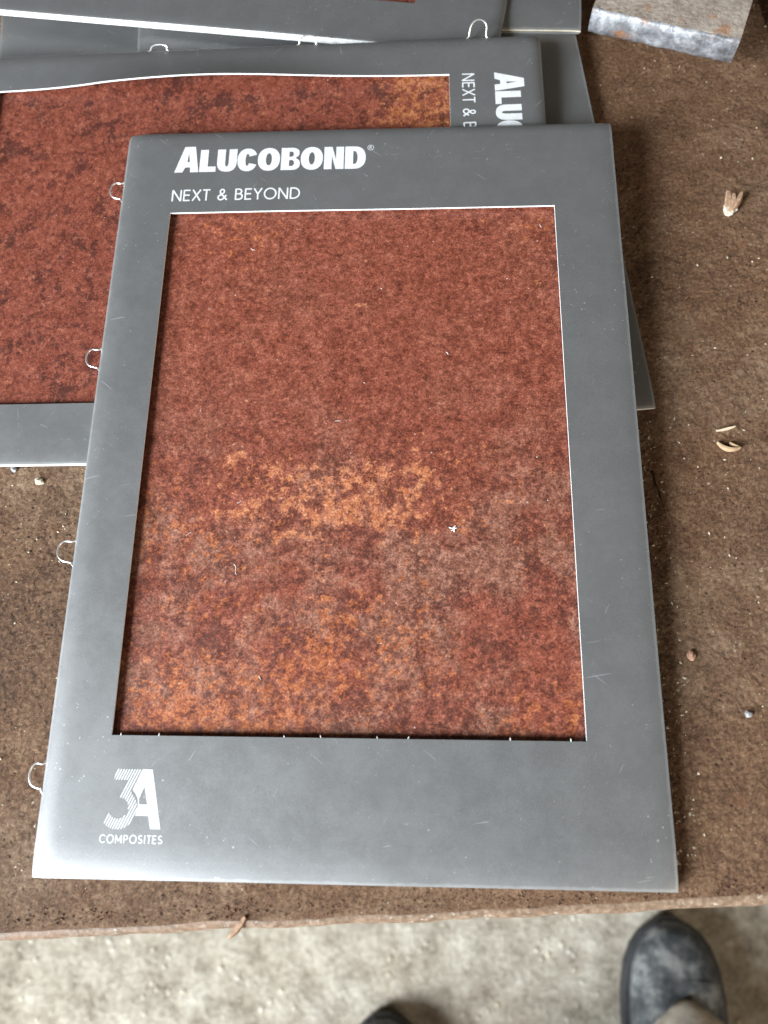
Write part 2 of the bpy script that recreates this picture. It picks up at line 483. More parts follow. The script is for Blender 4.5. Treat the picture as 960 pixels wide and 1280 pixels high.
def heavy(ch, w, h, st, sh):
    """heavy grotesque capital as polygons with holes; w width, h height, st stem, sh bar"""
    if ch == 'A':
        a = 0.36 * w; b = 0.80 * w; ins = st * 1.02
        o = [(0, 0), (a, h), (b, h), (w, 0), (w - ins, 0), (w - ins - 0.02 * w, h * .19), (ins + 0.10 * w, h * .19), (ins, 0)]
        hole = [(ins + 0.17 * w, h * .40), (w - ins - 0.045 * w, h * .40), (w - ins - 0.12 * w, h * .76)]
        return [(o, [hole])]
    if ch == 'L':
        return [([(0, 0), (0, h), (st, h), (st, sh * 1.05), (w, sh * 1.05), (w, 0)], [])]
    if ch == 'U':
        r = 0.42 * h
        o = [(0, h), (0, r)] + arc(w / 2, r, w / 2, r + 0.01 * h, 180, 360, 18, 2.4) + [(w, h), (w - st, h), (w - st, r)]
        o += arc(w / 2, r, w / 2 - st, r - sh, 360, 180, 14, 2.3) + [(st, h)]
        return [(o, [])]
    if ch == 'O':
        return [(arc(w / 2, h / 2, w / 2, h / 2 + 0.015 * h, 0, 354, 40, 2.2), [arc(w / 2, h / 2, w / 2 - st, h / 2 - sh, 0, 350, 30, 2.1)])]
    if ch == 'C':
        o = arc(w / 2, h / 2, w / 2, h / 2 + 0.015 * h, 24, 336, 34, 2.2)
        i = arc(w / 2, h / 2, w / 2 - st, h / 2 - sh, 328, 32, 26, 2.1)
        return [(o + i, [])]
    if ch == 'B':
        m = 0.53 * h; r1 = h - m; 
        o = [(0, 0), (0, h)] + arc(w * .55, h - r1 / 2, w * .41, r1 / 2, 90, -60, 12, 2.3) + [(w * .80, m)] + arc(w * .58, m / 2, w * .42, m / 2, 62, -90, 14, 2.4)
        h1 = [(st, m + sh * .28), (st, h - sh * .78)] + arc(w * .54, (m + sh * .28 + h - sh * .78) / 2, w * .12, (h - sh * .78 - m - sh * .28) / 2, 90, -90, 8)
        h2 = [(st, sh * .78), (st, m - sh * .38)] + arc(w * .56, (sh * .78 + m - sh * .38) / 2, w * .13, (m - sh * .38 - sh * .78) / 2, 90, -90, 8)
        return [(o, [h1, h2])]
    if ch == 'N':
        return [([(0, 0), (0, h), (st * .98, h), (w - st * .95, h * .42), (w - st * .95, h), (w, h), (w, 0), (w - st * .98, 0), (st * .95, h * .58), (st * .95, 0)], [])]
    if ch == 'D':
        o = [(0, 0), (0, h)] + arc(w * .45, h / 2, w * .55, h / 2, 90, -90, 22, 2.3)
        hole = [(st, sh * .95), (st, h - sh * .95)] + arc(w * .45, h / 2, w * .55 - st, h / 2 - sh * .95, 90, -90, 16, 2.2)
        return [(o, [hole])]

def strokes(ch):
    """geometric sans as centre lines in a box 1 high; returns (advance width, polylines)"""
    g = {
        'N': (.80, [[(.06, 0), (.06, 1)], [(.06, 1), (.74, 0)], [(.74, 0), (.74, 1)]]),
        'E': (.58, [[(.06, 0), (.06, 1)], [(.06, .955), (.55, .955)], [(.06, .52), (.52, .52)], [(.06, .045), (.55, .045)]]),
        'X': (.72, [[(.04, 0), (.68, 1)], [(.04, 1), (.68, 0)]]),
        'T': (.60, [[(0, .955), (.60, .955)], [(.30, 0), (.30, .95)]]),
        'B': (.64, [[(.06, 0), (.06, 1)], [(.06, .955), (.30, .955)] + arc(.30, .745, .22, .21, 90, -90, 10) + [(.06, .535)], [(.06, .535), (.34, .535)] + arc(.34, .29, .25, .245, 90, -90, 12) + [(.06, .045)]]),
        'Y': (.70, [[(.03, 1), (.35, .48)], [(.67, 1), (.35, .48)], [(.35, 0), (.35, .50)]]),
        'O': (1.02, [arc(.51, .5, .46, .47, 0, 360, 34)]),
        'D': (.82, [[(.06, 0), (.06, 1)], [(.06, .955), (.30, .955)] + arc(.30, .5, .46, .455, 90, -90, 20) + [(.06, .045)]]),
        '&': (.80, [[(.78, .02), (.24, .62)] + arc(.37, .78, .165, .185, 205, -40, 12) + [(.46, .63), (.24, .46)] + arc(.28, .25, .22, .215, 125, 300, 14) + [(.56, .20), (.70, .46)]]),
        'C': (.86, [arc(.50, .5, .42, .45, 42, 318, 26)]),
        'M': (.96, [[(.08, 0), (.08, 1)], [(.08, .96), (.48, .22)], [(.88, .96), (.48, .22)], [(.88, 0), (.88, 1)]]),
        'P': (.68, [[(.08, 0), (.08, 1)], [(.08, .92), (.34, .92)] + arc(.34, .68, .24, .24, 90, -90, 12) + [(.08, .44)]]),
        'S': (.66, [arc(.33, .72, .23, .22, 30, 250, 14) + arc(.33, .27, .25, .22, 75, -155, 14)]),
        'I': (.20, [[(.10, 0), (.10, 1)]]),
        ' ': (.34, []),
    }
    return g[ch]

class Ink:
    """flat print laid on a folder cover; each piece is lifted a hair above the last"""
    def __init__(s, hfun):
        s.h = hfun; s.mb = MB(); s.k = 0
    def place(s, pts):
        z = 0.00006 + 0.000004 * (s.k % 8)
        return [(x, y, s.h(x, y) + z) for x, y in pts]
    def poly(s, outer, holes, ox, oy):
        s.k += 1
        loops = [[Vector((x + ox, y + oy, 0)) for x, y in lp] for lp in [outer] + holes]
        tri = tessellate_polygon(loops)
        flat = [(p.x, p.y) for lp in loops for p in lp]
        s.mb.add(s.place(flat), [tuple(t) for t in tri])
    def ribbon(s, pts, w, ox, oy):
        s.k += 1
        P = [Vector((x + ox, y + oy)) for x, y in pts]
        closed = (P[0] - P[-1]).length < 1e-6
        L = []; Rr = []
        n = len(P)
        for i, p in enumerate(P):
            a = P[i - 1] if i > 0 else (P[-2] if closed else p)
            b = P[i + 1] if i < n - 1 else (P[1] if closed else p)
            d1 = (p - a); d2 = (b - p)
            if d1.length < 1e-9: d1 = d2
            if d2.length < 1e-9: d2 = d1
            d1.normalize(); d2.normalize()
            nn = Vector((-(d1.y + d2.y), d1.x + d2.x))
            if nn.length < 1e-6: nn = Vector((-d1.y, d1.x))
            nn.normalize()
            m = 1 / max(0.5, nn.dot(Vector((-d1.y, d1.x))))
            L.append(p + nn * w / 2 * m); Rr.append(p - nn * w / 2 * m)
        pts2 = [(q.x, q.y) for q in L + Rr]
        s.mb.add(s.place(pts2), [(i, i + 1, n + i + 1, n + i) for i in range(n - 1)])
    def text(s, txt, x0, x1, y0, h, w, gap=0.16):
        adv = 0
        for ch in txt: adv += strokes(ch)[0] + gap
        adv -= gap
        kx = (x1 - x0) / (adv * h)
        x = 0
        for ch in txt:
            a, pl = strokes(ch)
            for p in pl: s.ribbon([((x + q[0]) * h * kx, q[1] * h) for q in p], w, x0, y0)
            x += a + gap

# ------------------------------------------------------------------ sample folders
FW, FH, FT = 0.245, 0.351, 0.0043
WX0, WX1, WY0, WY1 = 0.0262, 0.2145, 0.0530, 0.3010

def roll(d, r, D):
    if d >= r: return 0.0
    k = 1 - max(0.0, d) / r
    return D * (1 - math.sqrt(max(0.0, 1 - k * k * 0.96)))

def make_hfun(bulge=0.0, sag=0.0):
    def hf(u, v):
        z = FT
        z -= roll(u, 0.0105, 0.0024)          # spine fold on the left
        z -= roll(v, 0.0150, 0.0021)          # folded foot
        z -= roll(FH - v, 0.0075, 0.0024)     # folded head
        z -= roll(FW - u, 0.010, 0.0006)      # open side
        z += 0.00035 * noise.noise((u * 14, v * 14, 2.2))
        if bulge:
            k = max(0.0, min(1.0, u / WX0)) if u < WX0 else max(0.0, 1 - (u - WX0) / 0.05)
            b = math.exp(-((v - 0.165) / 0.075) ** 2)
            fade = max(0.0, min(1.0, (v - 0.045) / 0.07))
            z += bulge * b * k * k * fade
        return max(z, 0.0009)
    return hf

def lines(a, b, step, extra, dense):
    s = set(round(x, 6) for x in extra + [a, b])
    n = int(round((b - a) / step))
    for i in range(1, n):
        x = a + (b - a) * i / n
        if min(abs(x - e) for e in s) > step * 0.35: s.add(round(x, 6))
    for d in dense: s.add(round(d, 6))
    return sorted(s)

DENSE_U = [0.0008, 0.0018, 0.003, 0.0045, 0.006, 0.0078, 0.0095] + [FW - 0.002, FW - 0.005]
DENSE_V = [0.0008, 0.002, 0.0035, 0.005, 0.007, 0.009, 0.0115] + [FH - 0.0006, FH - 0.0015, FH - 0.003, FH - 0.005]
CT = 0.0008

def cover_mesh(hf, window=True):
    us = lines(0, FW, 0.007, [WX0, WX1], DENSE_U)
    vs_ = lines(0, FH, 0.007, [WY0, WY1], DENSE_V)
    mb = MB()
    nu, nv = len(us), len(vs_)
    V = []
    for k in (0, 1):
        for v in vs_:
            for u in us:
                V.append((u, v, hf(u, v) - (CT if k else 0)))
    top = lambda i, j: j * nu + i
    bot = lambda i, j: nu * nv + j * nu + i
    def inside(i, j):
        if i < 0 or j < 0 or i >= nu - 1 or j >= nv - 1: return False
        cu = (us[i] + us[i + 1]) / 2; cv = (vs_[j] + vs_[j + 1]) / 2
        return not (window and WX0 < cu < WX1 and WY0 < cv < WY1)
    F = []; MI = []
    for j in range(nv - 1):
        for i in range(nu - 1):
            if not inside(i, j): continue
            F.append((top(i, j), top(i + 1, j), top(i + 1, j + 1), top(i, j + 1))); MI.append(0)
            F.append((bot(i, j), bot(i, j + 1), bot(i + 1, j + 1), bot(i + 1, j))); MI.append(0)
            for (di, dj, a, b) in ((-1, 0, (i, j), (i, j + 1)), (1, 0, (i + 1, j + 1), (i + 1, j)), (0, -1, (i + 1, j), (i, j)), (0, 1, (i, j + 1), (i + 1, j + 1))):
                if not inside(i + di, j + dj):
                    F.append((top(*a), top(*b), bot(*b), bot(*a))); MI.append(1)
    mb.v = V; mb.f = F; mb.mi = MI
    return mb

def logo_3a(ink3, inkA, x0, y0, k):
    # the figure 3 as slanted stripes and a solid letter A (units of the drawing: right and down)
    T = lambda p: ((p[0] - 210) * k, (585 - p[1]) * k)
    A = [(490, 125), (575, 125), (683, 578), (598, 578), (575, 480), (466, 480), (478, 435), (480, 395), (475, 352), (452, 312), (424, 285)]
    hole = [(520, 256), (484, 352), (490, 394), (556, 394)]
    inkA.poly([T(p) for p in A], [[T(p) for p in hole]], x0, y0)
    three = [(285, 125), (484, 125), (416, 290)]
    three += [(323 + 152 * math.cos(R(a)), 432 + 153 * math.sin(R(a))) for a in range(-52, 92, 8)]
    three += [(280, 580), (240, 560), (208, 532), (248, 462), (282, 494), (322, 505)]
    three += [(322 + 82 * math.cos(R(a)), 424 + 81 * math.sin(R(a))) for a in range(80, -92, -10)]
    three += [(318, 340), (375, 208), (252, 208)]
    d = Vector((-0.36, 0.80)).normalized()       # stripe direction (drawing units)
    nrm = Vector((d.y, -d.x))
    def cuts(off):
        ts = []
        for i in range(len(three)):
            a = Vector(three[i]); b = Vector(three[(i + 1) % len(three)])
            da, db = a.dot(nrm) - off, b.dot(nrm) - off
            if (da < 0) != (db < 0):
                q = a + (b - a) * (da / (da - db)); ts.append(q.dot(d))
        return sorted(ts)
    offs = [Vector(p).dot(nrm) for p in three]
    o = min(offs) + 2; SW = 11.0
    while o < max(offs) - 4:
        c0, c1 = cuts(o), cuts(o + SW)
        if len(c0) != len(c1):
            c0 = c1 = cuts(o + SW / 2)
        if len(c0) % 2 == 0:
            for i in range(0, len(c0), 2):
                q = [nrm * o + d * c0[i], nrm * (o + SW) + d * c1[i], nrm * (o + SW) + d * c1[i + 1], nrm * o + d * c0[i + 1]]
                ink3.poly([T(p) for p in q], [], x0, y0)
        o += 20.6

def make_folder(label, origin_top, local_anchor, rz, slope, group, panel_mat, bulge=0.0, scale=1.0, loops=(), text=True, edge='white', logo=True, seed=1, window=True):
    root = empty("sample_folder")
    tag(root, label, "folder", group)
    eu = Vector((math.cos(rz), math.sin(rz), 0)); ev = Vector((-math.sin(rz), math.cos(rz), 0))
    sx, sy = slope
    eu.z = sx * eu.x + sy * eu.y; eu.normalize()
    ev.z = sx * ev.x + sy * ev.y
    ew = eu.cross(ev).normalized(); ev = ew.cross(eu)
    a = Vector((local_anchor[0], local_anchor[1], FT)) * scale
    o = Vector(origin_top) - (eu * a.x + ev * a.y + ew * a.z)
    root.matrix_world = Matrix(((eu.x, ev.x, ew.x, o.x), (eu.y, ev.y, ew.y, o.y), (eu.z, ev.z, ew.z, o.z), (0, 0, 0, 1))) @ Matrix.Scale(scale, 4)
    hf = make_hfun(bulge)
    em = M[edge]
    cov = cover_mesh(hf, window).build("front_cover" if window else "plain_cover", [M['cover'], em], root, smooth=True)
    cov.data.set_sharp_from_angle(angle=R(50))
    bk = MB(); bk.box(0.0006, FW - 0.0004, 0.0006, FH - 0.0006, 0.0, 0.0008)
    bk.build("back_cover", [M['board'] if edge == 'cream' else M['white']], root)
    pn = MB(); pn.box(0, 0.203, 0, 0.268, 0, 0.0008)
    if window:
        p = pn.build("sample_panel", panel_mat, root)
        p.location = (0.0155, 0.0415, 0.0009)
    pc = MB(); pc.box(0.2195, FW - 0.0012, 0.004, FH - 0.004, 0.0009, 0.0026)
    pc.build("filler_strip", M['white'], root)
    if edge == 'cream':
        fl = MB(); fl.box(0.012, FW - 0.012, 0.0035, 0.0350, 0.0009, 0.0024); fl.build("inner_flap", M['cream'], root)
    if text:
        x0 = 0.0260
        ti = Ink(hf)
        spec = [('A', 0, 12.3, 15.6), ('L', 12.7, 21.0, 13.5), ('U', 21.5, 31.5, 13.5), ('C', 31.8, 42.0, 13.5), ('O', 42.2, 53.4, 13.5),
                ('B', 54.0, 63.6, 13.5), ('O', 63.9, 75.1, 13.5), ('N', 75.7, 85.6, 13.5), ('D', 86.2, 96.6, 13.5)]
        for ch, a0, a1, hh in spec:
            for outer, holes in heavy(ch, (a1 - a0) / 1000, hh / 1000, 0.0041, 0.0030):
                ti.poly(outer, holes, x0 + a0 / 1000, 0.3250)
        cx, cy = x0 + 0.0990, 0.3250 + 0.0126
        ti.ribbon([(q[0], q[1]) for q in arc(0, 0, 0.0015, 0.0015, 0, 360, 20)], 0.00026, cx, cy)
        ti.ribbon([(-.0005, -.0008), (-.0005, .0008), (.0001, .0008), (.0004, .0004), (.0001, .00005), (-.0005, .00005)], 0.00026, cx, cy)
        ti.ribbon([(.0, .0), (.0005, -.0008)], 0.00026, cx, cy)
        ti.mb.build("title_lettering", M['ink'], root)
        su = Ink(hf)
        su.text("NEXT & BEYOND", 0.0262, 0.0905, 0.3078, 0.0066, 0.00078, 0.14)
        su.mb.build("subtitle_lettering", M['ink'], root)
    if logo:
        i3, iA = Ink(hf), Ink(hf)
        k = 0.0228 / 473 
        logo_3a(i3, iA, 0.0268, 0.0180, k)
        lg = iA.mb.build("logo", M['ink'], root)
        i3.mb.build("striped_figure", M['ink'], lg)
        co = Ink(hf)
        co.text("COMPOSITES", 0.0260, 0.0508, 0.0131, 0.0030, 0.00050, 0.20)
        co.mb.build("logo_lettering", M['ink'], lg)
    rnd = random.Random(seed)
    for v, tilt, ln in loops:
        w = MB()
        pts = []
        base = 0.0022
        prof = [(0.004, 0.0062), (0.0006, 0.0060), (-0.0003, 0.0048), (-0.0018, 0.0043), (-0.0040, 0.0046), (-0.0058, 0.0036), (-0.0068, 0.0012), (-0.0066, -0.0014), (-0.0052, -0.0036), (-0.0030, -0.0046), (-0.0010, -0.0050), (-0.0002, -0.0060), (0.0008, -0.0068), (0.004, -0.0070)]
        # resample smoothly
        for i in range(len(prof) - 1):
            p0 = Vector(prof[max(i - 1, 0)]); p1 = Vector(prof[i]); p2 = Vector(prof[i + 1]); p3 = Vector(prof[min(i + 2, len(prof) - 1)])
            for s_ in range(4):
                t = s_ / 4
                q = 0.5 * ((2 * p1) + (p2 - p0) * t + (2 * p0 - 5 * p1 + 4 * p2 - p3) * t * t + (3 * p1 - p0 - 3 * p2 + p3) * t ** 3)
                pts.append((q.x * (ln if q.x < 0 else 1), v + q.y, base + (abs(q.x) * tilt if q.x < 0 else 0)))
        w.tube(pts, 0.00042, 7)
        w.build("wire_loop", M['wire'], root, smooth=True)
    return root

G = "grey sample folders stacked on the workbench"
SLP = 0.05
# lowest: behind at far left, then the portrait one on the right, and so on upward
make_folder("grey folder at the far left, mostly hidden under the white-edged folder above it", (-0.0905, 0.405, 0.0045), (FW, FH), R(180 + 8), (0, 0), G, M['rust1'], seed=6)
make_folder("lowest grey folder, its corner poking out right of the front folder", (0.2572, 0.2003, 0.0048), (FW, 0), R(5.5), (0, 0.0185), G, M['rust1'], text=False, logo=False, window=False, seed=3)
make_folder("small visible corner of a grey folder with cream inner edge beside the steel bar", (0.2375, 0.4262, 0.0136), (FW, 0), R(-3.5), (0, 0.0185), G, M['rust1'], logo=False, edge='cream', seed=4)
make_folder("grey folder with a long white edge across the top left of the photo", (0.191, 0.4050, 0.0181), (FW, FH), R(-90 - 9.4), (0.006, 0), G, M['rust1'], seed=5)
make_folder("grey folder turned sideways with a dark red rust panel, under the front folder", (0.2133, 0.4123, 0.0225), (0, FH), R(-89.3), (0, 0.0557), G, M['rust1'], bulge=0.0065, scale=0.975,
            loops=[(0.1405, 0.3, 0.35), (0.2240, 0.5, 0.45), (0.3175, 0.9, 0.9)], seed=2)
make_folder("front grey folder lying on top with a large rust panel and its whole title", (0.0, 0.0, 0.0055), (0, 0), 0.0, (0, SLP), G, M['rust0'],
            loops=[(0.3165, 0.02, 0.95), (0.2225, 0.02, 1.0), (0.1292, 0.0, 1.1), (0.0372, 0.0, 0.9)], seed=1)

# ------------------------------------------------------------------ steel bar, top right
def build_bar():
    root = empty("steel_bar", (0.2392, 0.4181, 0.0))
    root.rotation_euler.z = math.atan2(0.3925 - 0.4181, 0.3104 - 0.2392)
    tag(root, "rusty flat steel bar with a bright scraped end at the top right", "steel bar")
    W, L, Z0, Z1 = 0.0765, 0.26, 0.0165, 0.0300
    nx, ny = 40, 60
    mb = MB()
    def edge(x, j): return 0.0006 * noise.noise((x * 120, j * 1.7, 5)) + 0.0004 * noise.noise((x * 400, j * 3.1, 8))
    # end face with rounded arrises, scraped bright
    prof = [(0.0016, Z1), (0.0006, Z1 - 0.0003), (0.0001, Z1 - 0.0012), (-0.0004, Z1 - 0.004), (-0.0004, Z1 - 0.008), (0.0002, Z0 + 0.002), (0.0009, Z0 + 0.0006), (0.002, Z0)]
    vs = []; fs = []
    for i in range(nx + 1):
        x = W * i / nx
        rx = 0.0012 * max(0, 1 - min(x, W - x) / 0.003)
        for j, (py, pz) in enumerate(prof):
            vs.append((x, py + edge(x, j) + rx, pz + 0.0004 * noise.noise((x * 150, j, 3))))
    n = len(prof)
    for i in range(nx):
        for j in range(n - 1):
            fs.append((i * n + j, (i + 1) * n + j, (i + 1) * n + j + 1, i * n + j + 1))
    mb.add(vs, fs)
    mb.build("scraped_end", M['bare'], root, smooth=True)
    b = MB()
    vs = []; fs = []
    for k in range(ny + 1):
        t = k / ny
        for i in range(nx + 1):
            x = W * i / nx
            y0 = 0.0016 + edge(x, 0) + 0.0012 * max(0, 1 - min(x, W - x) / 0.003)
            y = y0 + (L - y0) * t ** 1.5
            z = Z1 + (0.0004 * noise.noise((x * 150, 0, 3)) if k == 0 else 0.0003 * noise.noise((x * 90, y * 90, 1)))
            vs.append((x, y, z))
    for k in range(ny):
        for i in range(nx):
            a = k * (nx + 1) + i
            fs.append((a, a + 1, a + nx + 2, a + nx + 1))
    b.add(vs, fs)
    b.add([(0, 0.002, Z0), (W, 0.002, Z0), (W, L, Z0), (0, L, Z0), (0, 0.0026, Z1), (W, 0.0026, Z1), (W, L, Z1), (0, L, Z1)],
          [(0, 3, 2, 1), (1, 2, 6, 5), (2, 3, 7, 6), (3, 0, 4, 7)])
    b.build("bar_body", M['bar'], root)
    lg = MB(); lg.box(0.008, W - 0.008, 0.085, 0.20, 0.0003, Z0 - 0.0002); lg.build("spacer_block", M['steel'], root)
build_bar()

# ------------------------------------------------------------------ small debris
def splinter(name, label, loc, rz, length, width, height, curve, mat, lift=0.0, cat="wood chip"):
    mb = MB()
    n = 12; vs = []; fs = []
    for i in range(n + 1):
        t = i / n
        w = width * (0.15 + 0.85 * math.sin(math.pi * (0.08 + 0.80 * t)) ** 0.8) / 2
        x = (t - 0.5) * length
        y = curve * (4 * (t - 0.5) ** 2)
        z = height * 0.5 + lift * t
        hh = height * (0.4 + 0.6 * math.sin(math.pi * (0.1 + 0.8 * t)))
        for dy, dz in ((-1, -.5), (1, -.5), (0.7, .5), (-0.5, .45)):
            vs.append((x, y + dy * w, z + dz * hh))
    for i in range(n):
        for k in range(4):
            fs.append((i * 4 + k, i * 4 + (k + 1) % 4, (i + 1) * 4 + (k + 1) % 4, (i + 1) * 4 + k))
    fs.append((3, 2, 1, 0)); fs.append(tuple(n * 4 + k for k in range(4)))
    mb.add(vs, fs)
    o = mb.build(name, mat, smooth=False)
    o.location = loc; o.rotation_euler.z = rz
    return tag(o, label, cat)

splinter("wood_splinter", "straight pale wood splinter on the rusty plate, upper of two", (0.2876, 0.1897, 0.0008), R(9), 0.0080, 0.0011, 0.0011, 0.0002, M['chip_pale'], 0.002)
ch = empty("wood_shaving", (0.2873, 0.1800, 0.0002)); ch.rotation_euler.z = R(-20)
tag(ch, "curled tan wood shaving on the rusty plate, below the straight splinter", "wood chip")
s1 = splinter("outer_curl", None, (0, 0, 0.0002), 0, 0.0100, 0.0017, 0.0020, 0.0020, M['chip'], 0.0012, None); s1.parent = ch
s2 = splinter("inner_curl", None, (0.0022, 0.0026, 0.0002), R(-14), 0.0045, 0.0010, 0.0020, 0.0006, M['chip'], 0.0006, None); s2.parent = ch

def build_husk():
    root = empty("dry_husk", (0.3067, 0.3140, 0.0)); root.rotation_euler.z = R(-28)
    tag(root, "crumpled dry husk on the rusty plate below the steel bar", "husk")
    b = MB(); n = 14; vs = []; fs = []
    for j in range(8):
        t = j / 7
        r = 0.0034 * math.sin(math.pi * (0.12 + 0.72 * t))
        for i in range(n):
            a = 2 * math.pi * i / n
            k = 1 + 0.35 * noise.noise((math.cos(a) * 2, math.sin(a) * 2, t * 4))
            vs.append((r * k * math.cos(a), -0.0055 + 0.0085 * t, max(0.0003, 0.0016 + 0.0016 * k * math.sin(a) * math.sin(math.pi * (0.15 + 0.7 * t)))))
    for j in range(7):
        for i in range(n):
            fs.append((j * n + i, j * n + (i + 1) % n, (j + 1) * n + (i + 1) % n, (j + 1) * n + i))
    fs.append(tuple(range(n))[::-1]); fs.append(tuple(range(7 * n, 8 * n)))
    b.add(vs, fs); b.build("husk_body", M['husk_pale'], root)
    for x, ang, ln in ((0.0016, -8, 0.0120), (-0.0026, 20, 0.0085), (-0.0004, 6, 0.0070)):
        s = splinter("husk_scale", None, (x, 0.0018, 0.0020), R(90 + ang), ln, 0.0034, 0.0015, 0.0008, M['husk'], 0.0022, None); s.parent = root
build_husk()

def stone(name, label, loc, size, mat, seed, cat="pebble"):
    bm = bmesh.new(); bmesh.ops.create_icosphere(bm, subdivisions=2, radius=1)
    for v in bm.verts:
        k = 1 + 0.45 * noise.noise(v.co * 1.6 + Vector((seed, 0, 0)))
        v.co = Vector((v.co.x * size[0] * k, v.co.y * size[1] * k, v.co.z * size[2] * k))
    me = bpy.data.meshes.new(name); bm.to_mesh(me); bm.free(); me.materials.append(mat)
    o = bpy.data.objects.new(name, me); COL.objects.link(o)
    o.location = (loc[0], loc[1], loc[2] + size[2] * 0.6)
    return tag(o, label, cat)
stone("rust_flake", "small reddish rust flake right of the front folder", (0.2608, 0.0878, 0), (0.0016, 0.0022, 0.0014), M['trunk'], 4, "rust flake")
stone("pebble", "tiny grey pebble on the plate near the lower right corner", (0.2808, 0.0648, 0), (0.0016, 0.0014, 0.0012), M['pebble'], 9)
stone("pebble", "tiny grey pebble just below the sideways folder's white edge", (-0.0393, 0.1722, 0), (0.0016, 0.0021, 0.0014), M['pebble'], 14)
stone("pebble", "small cream and orange pebble left of the front folder", (-0.0262, 0.1655, 0), (0.0022, 0.0018, 0.0014), M['crumb'], 21)
splinter("bark_chip", "brown bark chip lying on the worn front edge of the workbench", (0.0810, -0.0160, -0.0010), R(50), 0.0095, 0.0026, 0.0010, 0.0004, M['husk'], 0.0012, "bark chip")

def crumbs():
    rnd = random.Random(5)
    mb = MB()
    octf = [(0, 2, 4), (2, 1, 4), (1, 3, 4), (3, 0, 4), (2, 0, 5), (1, 2, 5), (3, 1, 5), (0, 3, 5)]
    def one(x, y, s):
        a = rnd.random() * 6.28
        c, sn = math.cos(a), math.sin(a)
        lx, ly, lz = s * rnd.uniform(.8, 1.7), s * rnd.uniform(.5, 1), s * rnd.uniform(.4, .8)
        P = [(-lx, 0, 0), (lx, 0, 0), (0, -ly, 0), (0, ly, 0), (0.2 * lx, 0.1 * ly, lz), (0, 0, -lz)]
        mb.add([(x + px * c - py * sn, y + px * sn + py * c, lz * .5 + pz + 0.0005) for px, py, pz in P], octf)
    for i in range(1700):
        if rnd.random() < 0.6: x, y = rnd.uniform(0.235, 0.38), rnd.uniform(0.0, 0.50)
        else: x, y = rnd.uniform(-0.10, 0.03), rnd.uniform(-0.010, 0.19)
        if rnd.random() < 0.25: x = 0.2465 + 0.012 * rnd.random() ** 2; y = rnd.uniform(0.0, 0.20)
        if y < -0.0105 + x * 0.062 + 0.004: continue
        one(x, y, 0.00016 + 0.0005 * rnd.random() ** 3.5)
    o = mb.build("grit", M['crumb'])
    tag(o, "pale grit scattered over the rusty plate", "grit", kind="stuff")
crumbs()

def granules():
    rnd = random.Random(8)
    mb = MB()
    for i in range(15000):
        if i % 5 < 3: x, y = rnd.uniform(0.22, 0.37), rnd.uniform(-0.004, 0.49)
        elif i % 5 == 3: x, y = rnd.uniform(-0.10, 0.03), rnd.uniform(-0.02, 0.19)
        else: x, y = rnd.uniform(-0.03, 0.30), rnd.uniform(-0.02, 0.012)
        if y < -0.0138 + (x - 0.1362) * 0.062 + 0.0045: continue
        s = 0.00018 + 0.00038 * rnd.random() ** 2
        a = rnd.random() * 6.28
        P = [(s * rnd.uniform(.8, 1.5) * math.cos(a + k * 1.57), s * rnd.uniform(.8, 1.5) * math.sin(a + k * 1.57), 0.0003) for k in range(4)]
        mb.add([(x + p[0], y + p[1], p[2]) for p in P] + [(x + rnd.uniform(-.3, .3) * s, y + rnd.uniform(-.3, .3) * s, 0.0004 + s * rnd.uniform(.35, .8))],
               [(0, 1, 4), (1, 2, 4), (2, 3, 4), (3, 0, 4)])
    o = mb.build("rust_granules", M['plate'])
    tag(o, "fine brown rust granules caked on the plate", "rust", kind="stuff")
granules()

def lint():
    rnd = random.Random(11)
    mb = MB()
    def fibre(x, y, z, ln, r, slope=SLP):
        a = rnd.random() * 6.28; cv = rnd.uniform(-.8, .8)
        pts = []
        for i in range(5):
            t = i / 4 - .5
            xx = ln * t; yy = cv * ln * (t * t)
            pts.append((x + xx * math.cos(a) - yy * math.sin(a), y + xx * math.sin(a) + yy * math.cos(a), z))
        mb.tube(pts, r, 4)
    hp = 0.0012 + 0.0017 + 0.0002
    for i in range(30):
        x = rnd.uniform(0.034, 0.208); y = rnd.uniform(0.06, 0.292)
        fibre(x, y, hp + SLP * y, 0.0004 + 0.0026 * rnd.random() ** 3, rnd.uniform(0.00005, 0.00010))
    for i in range(5): fibre(0.1640 + rnd.uniform(-.0007, .0007), 0.1395 + rnd.uniform(-.0007, .0007), hp + SLP * 0.1395 + 0.0002, 0.0026, 0.0002)
    for x in (0.030, 0.0455, 0.096, 0.1105, 0.133, 0.145, 0.185, 0.2085):      # torn paper hairs on the foot of the window
        z = 0.0057 + SLP * 0.053
        mb.tube([(x, 0.0529, z - .0003), (x + rnd.uniform(-.0005, .0005), 0.0537 + rnd.uniform(0, .0004), z + .0001)], [0.00022, 0.00008], 5)
    o = mb.build("lint", M['lint'])
    tag(o, "white lint flecks and paper hairs on the front rust panel", "lint", kind="stuff")
lint()

